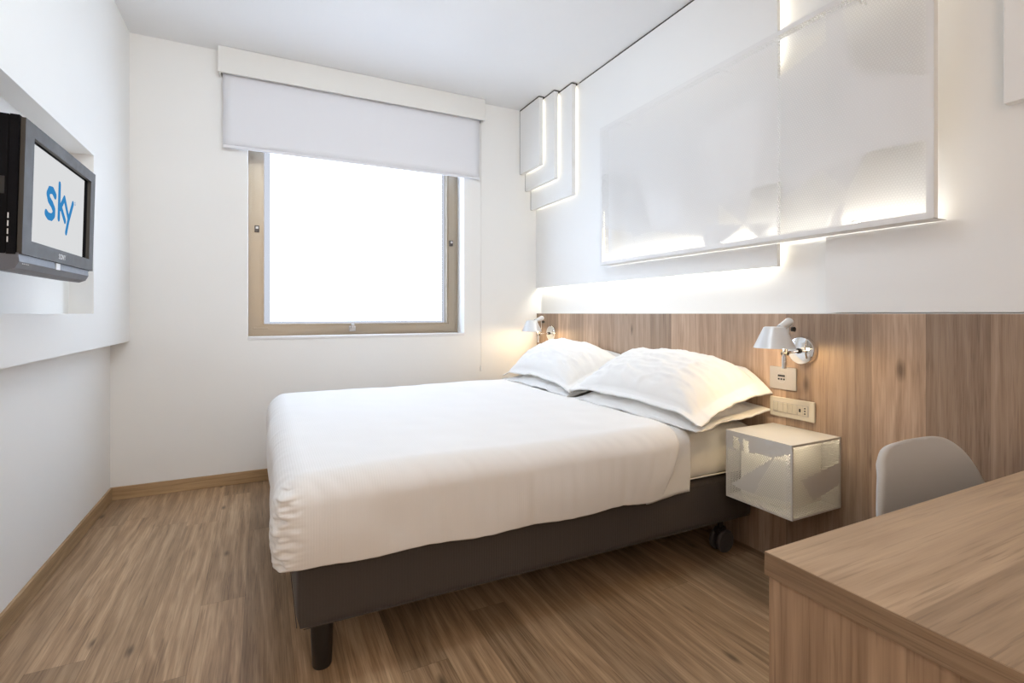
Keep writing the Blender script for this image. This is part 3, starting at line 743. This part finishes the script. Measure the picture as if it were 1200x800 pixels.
# ------------------------------------------------------------------ desk
DX0, DY1, DY0, DZ = .624, .471, -.26, .75
dk = thing('desk', (1.3, .1, 0), 'light oak desk in the foreground with thick top and solid side', 'desk')
top = obj('desk_top', B(DX0 + .0012, XR - .001, DY0, DY1 - .0012, DZ - .032, DZ, bev=.0006), M['desk_top'], dk)
bm = bmesh.new(); box(bm, DX0, DX0 + .0012, DY0, DY1, DZ - .032, DZ - .0004); obj('edge_band', bm, M['desk_edge'], top)
bm = bmesh.new(); box(bm, DX0 + .0012, XR - .001, DY1 - .0012, DY1, DZ - .032, DZ - .0004); obj('back_edge_band', bm, M['desk_top'], top)
obj('side_panel', B(DX0 + .004, DX0 + .036, DY0 + .003, DY1 - .004, 0, DZ - .032, bev=.0006), M['desk_side'], dk)
obj('side_panel', B(XR - .034, XR - .002, DY0 + .003, DY1 - .004, 0, DZ - .032, bev=.0006), M['desk_side'], dk)
obj('modesty_panel', B(DX0 + .036, XR - .034, DY0 + .04, DY0 + .058, .28, DZ - .032), M['desk_side'], dk)

# ------------------------------------------------------------------ chair
CH = Vector((1.485, .47, 0))
chair = thing('shell_chair', CH, 'white plastic shell chair tucked behind the oak desk', 'chair')
# profile of the shell's middle line, y towards the desk is negative: (y, z, half width, forward curl of the edges)
pf = [(-.235, .425, .195, -.02), (-.20, .440, .215, .0), (-.10, .432, .235, .020), (.02, .425, .252, .050), (.12, .440, .266, .080), (.172, .485, .272, .085), (.194, .55, .266, .060), (.203, .61, .252, .038), (.209, .66, .230, .030), (.216, .70, .204, .024), (.222, .725, .182, .016), (.226, .742, .152, .010), (.228, .750, .120, .006), (.229, .7535, .085, .004), (.2295, .755, .045, .002), (.2297, .7556, .0, .0)]
def cat(P, t):
    n = len(P) - 1; s = min(max(t, 0), 1) * n; i = min(int(s), n - 1); f = s - i
    g = lambda k: P[min(max(k, 0), n)]
    out = []
    for c in range(len(P[0])):
        a, b, d, e = g(i - 1)[c], g(i)[c], g(i + 1)[c], g(i + 2)[c]
        out.append(.5 * (2 * b + (d - a) * f + (2 * a - 5 * b + 4 * d - e) * f * f + (3 * b - a - 3 * d + e) * f ** 3))
    return out
def shell(a, b):
    y, z, hw, curl = cat(pf, a); v = -1 + 2 * b
    y2, z2, _, _ = cat(pf, min(1, a + .02)); y1, z1, _, _ = cat(pf, max(0, a - .02))
    tx = Vector((0, y2 - y1, z2 - z1)).normalized(); n = Vector((0, -tx.z, tx.y))   # inward, to the sitter
    lip = max(0, (abs(v) - .9) / .1)
    return CH + Vector((v * hw, y, z)) + n * (curl * abs(v) ** 2.4 - .010 * lip ** 2)
bm = bmesh.new(); grid(bm, shell, 60, 40)
sh = obj('shell', bm, M['shell'], chair, smooth='all', origin=CH); solidify(sh, .007, 0)
for sx in (-1, 1):
    for sy in (-1, 1):
        bm = bmesh.new(); tube(bm, CH + Vector((sx * .20, sy * .19 - .02, 0)), CH + Vector((sx * .11, sy * .10 - .03, .418)), .011, .015, 16)
        obj('leg', bm, M['beech'], chair, smooth=35)
bm = bmesh.new()
for a, b in (((-.15, -.145, .22), (.15, -.145, .22)), ((-.15, .10, .22), (.15, .10, .22)), ((-.15, -.145, .22), (-.15, .10, .22)), ((.15, -.145, .22), (.15, .10, .22))):
    tube(bm, CH + Vector(a), CH + Vector(b), .004, n=8)
obj('leg_brace', bm, M['leg'], chair)
chair.rotation_euler = (0, 0, math.radians(0))
